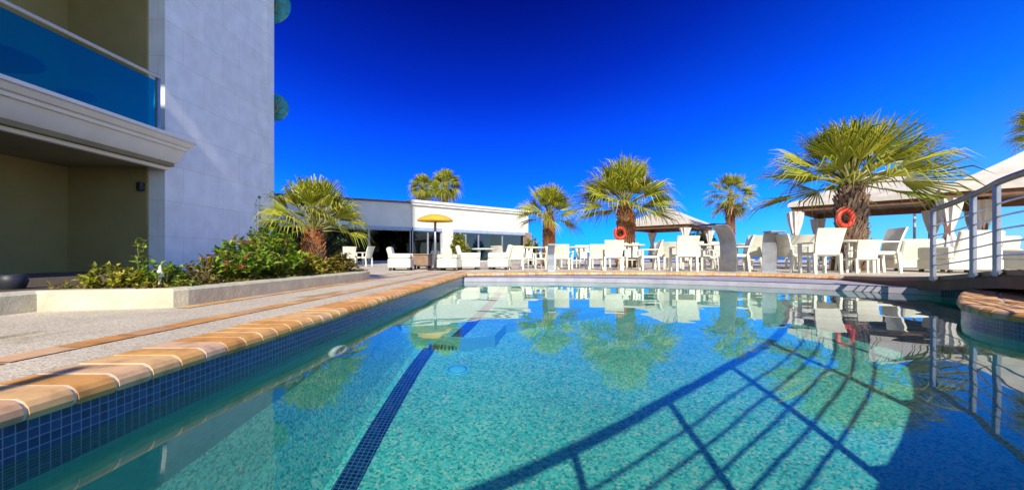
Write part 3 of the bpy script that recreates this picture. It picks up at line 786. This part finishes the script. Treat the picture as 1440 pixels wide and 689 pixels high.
pb(Mr, 'inner_column', 'brown_timber', 8.9, 9.5, 2.2, 2.8, 0, 2.41)
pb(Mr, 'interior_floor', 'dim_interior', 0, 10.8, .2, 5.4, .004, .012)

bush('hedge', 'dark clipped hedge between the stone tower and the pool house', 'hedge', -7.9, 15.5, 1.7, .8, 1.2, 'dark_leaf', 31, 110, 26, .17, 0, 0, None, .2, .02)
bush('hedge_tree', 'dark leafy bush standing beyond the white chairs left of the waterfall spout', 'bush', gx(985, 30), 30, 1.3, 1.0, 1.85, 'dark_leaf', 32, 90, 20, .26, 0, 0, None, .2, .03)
bush('potted_shrub', 'yellow green bush by the white column of the pool house', 'bush', gx(646, 24), 24, .62, .5, 1.25, 'yellow_leaf', 33, 70, 16, .2, 0, 0, None, .4, .02)
bush('potted_shrub', 'yellow green bush at the right end pier of the pool house', 'bush', gx(748, 20), 20, .38, .38, 1.05, 'yellow_leaf', 34, 60, 16, .16, 0, 0, None, .4, .02)

# ------------------------------------------------------------------ yellow parasol
t = thing('parasol', 'small yellow mushroom shaped parasol in front of the pool house column', 'parasol', (gx(612, 11), 11, 0))
def dome(r, z0, h, n=24):
    return [(r, z0 - .025), (r * 1.01, z0), (r * .9, z0 + h * .32), (r * .65, z0 + h * .66), (r * .35, z0 + h * .9), (.02, z0 + h)]
auto(fixn(MB().lathe(dome(.45, gz(310, 11), .16), 32).build('canopy', 'yellow_canvas', t, True)), 50)
MB().tube([(0, 0, .03), (0, 0, gz(302, 11))], .032, 12).build('pole', 'dull_steel', t, True)
fixn(MB().lathe([(.2, 0), (.2, .05), (.05, .07)], 20).build('base', 'dark_plastic', t))
for k in range(8):
    a = math.pi / 4 * k; zt = gz(311, 11)
    MB().tube([(.03 * math.cos(a), .03 * math.sin(a), zt + .05), (.41 * math.cos(a), .41 * math.sin(a), zt - .005)], .008, 5).build('rib', 'brown_timber', t)

# ------------------------------------------------------------------ furniture
CG = 'cream plastic armchairs on the far terrace'
def make_chair():
    t = thing('terrace_chair', '', 'chair', (0, 0, 0), 0, CG)
    w = .27
    for sx in (-1, 1):
        MB().hexa([(sx * w - .028, -.25, 0), (sx * w + .028, -.25, 0), (sx * w + .028, -.20, 0), (sx * w - .028, -.20, 0)], [(sx * w - .03, -.27, .63), (sx * w + .03, -.27, .63), (sx * w + .03, -.20, .63), (sx * w - .03, -.20, .63)]).build('leg', 'cream_plastic', t)
        MB().hexa([(sx * w - .028, .25, 0), (sx * w + .028, .25, 0), (sx * w + .028, .30, 0), (sx * w - .028, .30, 0)], [(sx * w - .03, .20, .43), (sx * w + .03, .20, .43), (sx * w + .03, .27, .43), (sx * w - .03, .27, .43)]).build('leg', 'cream_plastic', t)
        MB().box(sx * w - .035, sx * w + .035, -.28, .27, .632, .665, bev=.008).build('armrest', 'cream_plastic', t)
    auto(MB().box(-.24, .24, -.26, .24, .37, .455, bev=.02).build('seat', 'cream_plastic', t), 30)
    mb = MB()
    secs = []
    for z, yy, hw in ((.40, .20, .255), (.62, .245, .275), (.80, .30, .29), (.95, .36, .30)):
        secs.append([(-hw, yy, z), (-hw * .5, yy + .03, z), (0, yy + .04, z), (hw * .5, yy + .03, z), (hw, yy, z), (hw, yy + .045, z), (hw * .5, yy + .075, z), (0, yy + .085, z), (-hw * .5, yy + .075, z), (-hw, yy + .045, z)])
    for a, b_ in zip(secs, secs[1:]): mb.add(a + b_, [[i, (i + 1) % 10, 10 + (i + 1) % 10, 10 + i] for i in range(10)])
    mb.add(secs[0] + secs[-1], [list(range(9, -1, -1)), list(range(10, 20))])
    auto(mb.build('backrest', 'cream_plastic', t), 35)
    return t
CH0 = make_chair(); used = []
def chair(x, d, face, label, hpx=None):
    """face: degrees the sitter looks to: 0 = away from the viewer, 90 = to the photo's right"""
    sc = (hpx * d / F) / .95 if hpx else 1
    loc_, rz = (gx(x, d), d, 0), R(180 - face)
    if not used:
        CH0.location = loc_; CH0.rotation_euler = (0, 0, rz); CH0.scale = (sc,) * 3; CH0['label'] = label; used.append(1)
    else: dup(CH0, loc_, rz, label, CG, sc)
def make_table():
    t = thing('terrace_table', '', 'table', (0, 0, 0), 0, 'round cream tables on the far terrace')
    auto(fixn(MB().lathe([(.40, .68), (.44, .685), (.45, .70), (.45, .72), (.43, .73), (.02, .73)], 32).build('table_top', 'cream_plastic', t)), 35)
    for k in range(4):
        a = R(45 + 90 * k); c_, s_ = math.cos(a), math.sin(a)
        MB().tube([(.34 * c_, .34 * s_, 0), (.27 * c_, .27 * s_, .68)], [.024, .032], 8).build('leg', 'cream_plastic', t, True)
    MB().torus((0, 0, .28), .30, .016, 'z', 24, 6).build('stretcher', 'cream_plastic', t, True)
    return t
TB0 = make_table(); usedt = []
def table(x, d, label, sc=1):
    l_ = (gx(x, d), d, 0)
    if not usedt: TB0.location = l_; TB0['label'] = label; TB0.scale = (sc,) * 3; usedt.append(1)
    else: dup(TB0, l_, .3, label, None, sc)
# right-hand group, near the largest palm
table(1200, 9.9, 'round cream table under the largest palm, nearest the bridge', 1.0)
chair(1152, 8.95, 0, 'cream chair seen from behind, biggest one, below the lifebuoy palm', 62)
chair(1114, 9.7, 80, 'cream chair turned sideways just right of the wide steel waterfall spout', 53)
chair(1234, 9.55, -80, 'cream chair in profile leaning back beside the first white sofa', 62)
chair(1197, 11.0, 175, 'cream chair behind the table, hidden by the largest palm group', 58)
chair(1212, 9.15, 10, 'cream chair with low back pushed to the table under the largest palm', 46)
# between the spouts
chair(1066, 10.6, 20, 'cream chair left of the wide steel waterfall spout, back to pool', 49)
chair(1054, 12.0, -15, 'cream chair half hidden behind another, left of the wide steel spout', 44)
chair(1035, 10.3, -75, 'cream chair in profile just right of the curved waterfall spout', 50)
chair(1094, 12.5, 120, 'cream chair peeping out behind the wide steel waterfall spout', 42)
table(1052, 11.4, 'round cream table between the curved and the wide waterfall spouts', .95)
chair(961, 10.3, 0, 'cream chair with broad back, directly left of the curved waterfall spout', 49)
table(988, 11.6, 'round cream table just behind the curved waterfall spout', .95)
chair(1000, 10.8, -60, 'cream chair squeezed against the curved waterfall spout', 42)
chair(985, 13.2, 175, 'cream chair on the far side of the table by the curved spout', 38)
chair(930, 12.6, 10, 'cream chair under the front curtain of the small gazebo', 36)
chair(912, 11.2, -85, 'cream chair in profile between middle palm and small gazebo curtain', 42)
table(885, 11.9, 'round cream table below the red lifebuoy on the middle palm', .95)
chair(862, 11.0, 5, 'cream chair, tall back to pool, left of the red lifebuoy', 42)
chair(890, 13.4, 180, 'cream chair behind the table below the red lifebuoy', 36)
chair(838, 11.8, 0, 'cream chair, back to pool, standing clear between the two middle palms', 35)
table(810, 12.4, 'round cream table between the small palm and the middle palm', .88)
chair(822, 13.6, 170, 'cream chair behind the table between small and middle palm', 32)
chair(793, 11.8, 20, 'cream chair right beside the narrow steel waterfall spout', 35)
chair(764, 12.6, -60, 'cream chair left of the narrow steel waterfall spout', 31)
table(749, 12.8, 'round cream table in front of the small orange trunked palm', .88)
chair(726, 11.8, 0, 'cream chair, back to pool, in front of the pool house end pier', 33)
chair(741, 14.2, 175, 'cream chair behind the table by the small palm', 29)
chair(490, 15.0, -30, 'cream chair in the shade by the left pool house glazing, nearer the planter', 28)
chair(512, 15.6, -80, 'cream chair in profile in the shade before the pool house glazing', 28)

chair(948, 12.0, 30, 'cream chair tucked between the curtain and the broad backed chair by the curved spout', 38)
chair(1019, 12.8, 150, 'cream chair seen behind the curved waterfall spout, facing the pool', 38)
chair(1133, 11.6, 40, 'cream chair half hidden between the sideways chair and the biggest chair', 48)
chair(845, 13.8, -40, 'cream chair behind the tall backed chair left of the red lifebuoy', 32)
chair(779, 14.0, 165, 'cream chair half hidden behind the narrow steel waterfall spout', 30)
chair(706, 13.4, 40, 'cream chair behind the lounge chair in front of the right hand glazing', 31)
def club(label, x, d, face, w=.72, dep=.70, h=.74, name='lounge_chair', cat='armchair', group='white lounge seats on the terrace', back=True):
    t = thing(name, label, cat, (gx(x, d), d, 0), R(180 - face), group)
    auto(MB().box(-w / 2, w / 2, -dep / 2, dep / 2, .07, .30, bev=.02).build('seat_base', 'cream_plastic', t), 30)
    for sx in (-1, 1):
        a = sx * w / 2; xa, xb = (a - .11, a) if sx > 0 else (a, a + .11)
        auto(MB().box(xa, xb, -dep / 2 + .01, dep / 2 - .01, .303, .303 + (h - .30) * .42, bev=.025).build('armrest', 'cream_plastic', t), 30)
        for sy in (-1, 1):
            cx, cy = sx * (w / 2 - .06), sy * (dep / 2 - .06)
            MB().box(cx - .03, cx + .03, cy - .03, cy + .03, 0, .068).build('foot', 'dark_plastic', t)
    M = Matrix.Translation((0, dep / 2 - .13, .303)) @ Matrix.Rotation(R(-16), 4, 'X')
    auto(MB().box(-w / 2 + .115, w / 2 - .115, 0, .12, 0, h - .28, M=M, bev=.03).build('backrest', 'cream_plastic', t), 30)
    nseat = max(1, round(w / .75))
    for k in range(nseat):
        iw = (w - .25) / nseat
        auto(MB().box(-w / 2 + .125 + iw * k + .006, -w / 2 + .125 + iw * (k + 1) - .006, -dep / 2 + .02, dep / 2 - .17, .303, .42, bev=.035).build('cushion', 'cream_cushion', t), 30)
    return t
SG = 'white sofas under the gazebos'
club('white sofa seen from behind, under the long gazebo beside the profile chair', 1279, 10.6, 8, 1.12, .75, .78, 'lounge_sofa', 'sofa', SG)
club('white sofa behind the first posts of the bridge railing', 1348, 9.4, 0, 1.15, .78, .92, 'lounge_sofa', 'sofa', SG)
club('white sofa end between the two gazebos, just right of the steel post', 1404, 11.4, 20, .62, .75, .90, 'lounge_chair', 'armchair', SG)
club('white sofa cut by the photo edge behind the bridge railing', 1452, 9.6, 0, 1.0, .78, .78, 'lounge_sofa', 'sofa', SG)
club('white lounge chair facing right, first from the planter before the shaded glazing', 564, 11.0, 84, .58, .56, .60)
club('white lounge chair behind the brown low table by the parasol', 603, 12.6, -60, .54, .54, .54)
club('white lounge chair seen from behind, right of the yellow parasol pole', 632, 10.9, 5, .50, .56, .56)
club('white lounge chair facing right, in front of the pool house column', 659, 11.6, 78, .52, .56, .66)
club('white lounge chair facing left, in front of the right hand glazing', 703, 11.6, -78, .52, .56, .68)
table(681, 11.9, 'round cream table between two white lounge chairs before the glazing', .8)
t = thing('side_table', 'low brown square table beside the yellow parasol', 'table', (gx(592, 12.0), 12.0, 0))
auto(MB().box(-.26, .26, -.26, .26, .10, .40, bev=.015).build('body', 'bridge_timber', t), 30); MB().box(-.29, .29, -.29, .29, .402, .43, bev=.008).build('table_top', 'rail_timber', t)
for sx in (-1, 1):
    for sy in (-1, 1): MB().box(sx * .22 - .025, sx * .22 + .025, sy * .22 - .025, sy * .22 + .025, 0, .098).build('leg', 'dark_plastic', t)

# ------------------------------------------------------------------ waterfall spouts
def spout(label, x, d, face, w, h, lean, lip_mat=None):
    """upright blade of steel that bends over to a lip; face: degrees it pours to (0 = to the viewer)"""
    t = thing('waterfall_spout', label, 'waterfall spout', (gx(x, d), d, 0), R(face), 'steel waterfall spouts on the pool edge')
    pr = [(0, 0)]; k = 12
    pr += [(.0, h * .25), (-.01, h * .5)]
    for i in range(1, k + 1):
        a = R(90 * i / k); pr.append((-.01 - lean * (1 - math.cos(a)), h * .5 + h * .5 * math.sin(a)))
    pr.append((-.01 - lean - .22, h * .985))
    mb = MB(); th = .018
    for i in range(len(pr) - 1):
        (a, za), (b_, zb) = pr[i], pr[i + 1]
        nrm = Vector((zb - za, -(b_ - a))).normalized() * th
        wa, wb = w / 2 * (1 + .0 * i), w / 2
        mb.hexa([(-wa, a, za), (wa, a, za), (wa, a + nrm[0], za + nrm[1]), (-wa, a + nrm[0], za + nrm[1])], [(-wb, b_, zb), (wb, b_, zb), (wb, b_ + nrm[0], zb + nrm[1]), (-wb, b_ + nrm[0], zb + nrm[1])])
    mb.build('blade', 'dull_steel', t)
    a, za = pr[-1]
    MB().box(-w / 2 - .004, w / 2 + .004, a - .03, a + .30, za + .022, za + .05).build('lip', lip_mat or 'dull_steel', t)
    MB().box(-w / 2 - .05, w / 2 + .05, -.10, .10, 0, .015).build('base_plate', 'steel', t)
spout('tall curved waterfall spout with dark blue lip, bending to the left', 1024, 9.9, -72, .50, gz(318, 9.9), .34, 'table_blue_lip_shade')  # blue shade under the lip is put into its colour
spout('wide upright steel waterfall spout facing the pool, left of the largest palm', 1082, 9.75, 0, .33, gz(328, 9.75), .10)
spout('narrow steel waterfall spout facing the pool, in front of the small palm', 775, 9.9, 0, .16, gz(346, 9.9), .08)

# ------------------------------------------------------------------ light, sky, camera
sd = bpy.data.lights.new('sun', 'SUN'); sd.energy = 4.6; sd.angle = R(.5); sd.color = (1, .93, .80); sd.cycles.is_caustics_light = True
so = bpy.data.objects.new('sun', sd); COL.objects.link(so)
dirv = Vector((math.sin(R(SUN_AZ)) * math.cos(R(SUN_EL)), -math.cos(R(SUN_AZ)) * math.cos(R(SUN_EL)), math.sin(R(SUN_EL))))   # towards the sun
so.rotation_euler = dirv.to_track_quat('Z', 'Y').to_euler(); so.location = (2, -30, 20)
w = bpy.data.worlds.new('World'); S.world = w; w.use_nodes = True; nt = w.node_tree
bg = nt.nodes['Background']
sky = N(nt, 'ShaderNodeTexSky', sky_type='NISHITA'); sky.sun_disc = False
sky.sun_elevation = R(SUN_EL); sky.sun_rotation = math.atan2(dirv.x, dirv.y)
sky.air_density = 1.0; sky.dust_density = .2; sky.ozone_density = 3.0
# a polarising filter darkens the sky at right angles to the sun
tc = N(nt, 'ShaderNodeTexCoord')
dt = N(nt, 'ShaderNodeVectorMath', operation='DOT_PRODUCT'); L(nt, tc.outputs['Generated'], dt.inputs[0])
pd = Vector((math.sin(R(-9)) * math.cos(R(57)), math.cos(R(-9)) * math.cos(R(57)), math.sin(R(57)))); dt.inputs[1].default_value = pd
pr = ramp(nt, [(0, (1.0, 1.12, 1.35)), (.24, (.36, .70, 1.25)), (.38, (.16, .60, 1.35)), (.52, (.02, .44, 1.55)), (.66, (.006, .22, 1.35)), (.80, (.004, .070, .78)), (.91, (.003, .018, .36)), (1, (.004, .016, .30))])
L(nt, dt.outputs['Value'], pr.inputs[0])
L(nt, mixc(nt, 1, sky.outputs[0], pr.outputs[0], 'MULTIPLY'), bg.inputs[0])
bg.inputs[1].default_value = .12

cd = bpy.data.cameras.new('camera'); cam = bpy.data.objects.new('camera', cd); COL.objects.link(cam)
cam.location = (0, 0, EYE); cam.rotation_euler = (R(90), 0, 0); cd.sensor_width = 36; cd.lens = 36 * F / 1440
cd.shift_x = -(VX - 720) / 1440; cd.shift_y = (VY - 344.5) / 1440; cd.clip_start = .05; cd.clip_end = 20000
S.camera = cam
S.view_settings.view_transform = 'Standard'; S.view_settings.look = 'None'; S.view_settings.exposure = .45; S.view_settings.gamma = 1
S.view_settings.use_curve_mapping = False
S.render.engine = 'CYCLES'; S.cycles.use_denoising = True; S.cycles.max_bounces = 10; S.cycles.transparent_max_bounces = 12
S.cycles.caustics_refractive = True; S.cycles.caustics_reflective = False; S.cycles.blur_glossy = .5
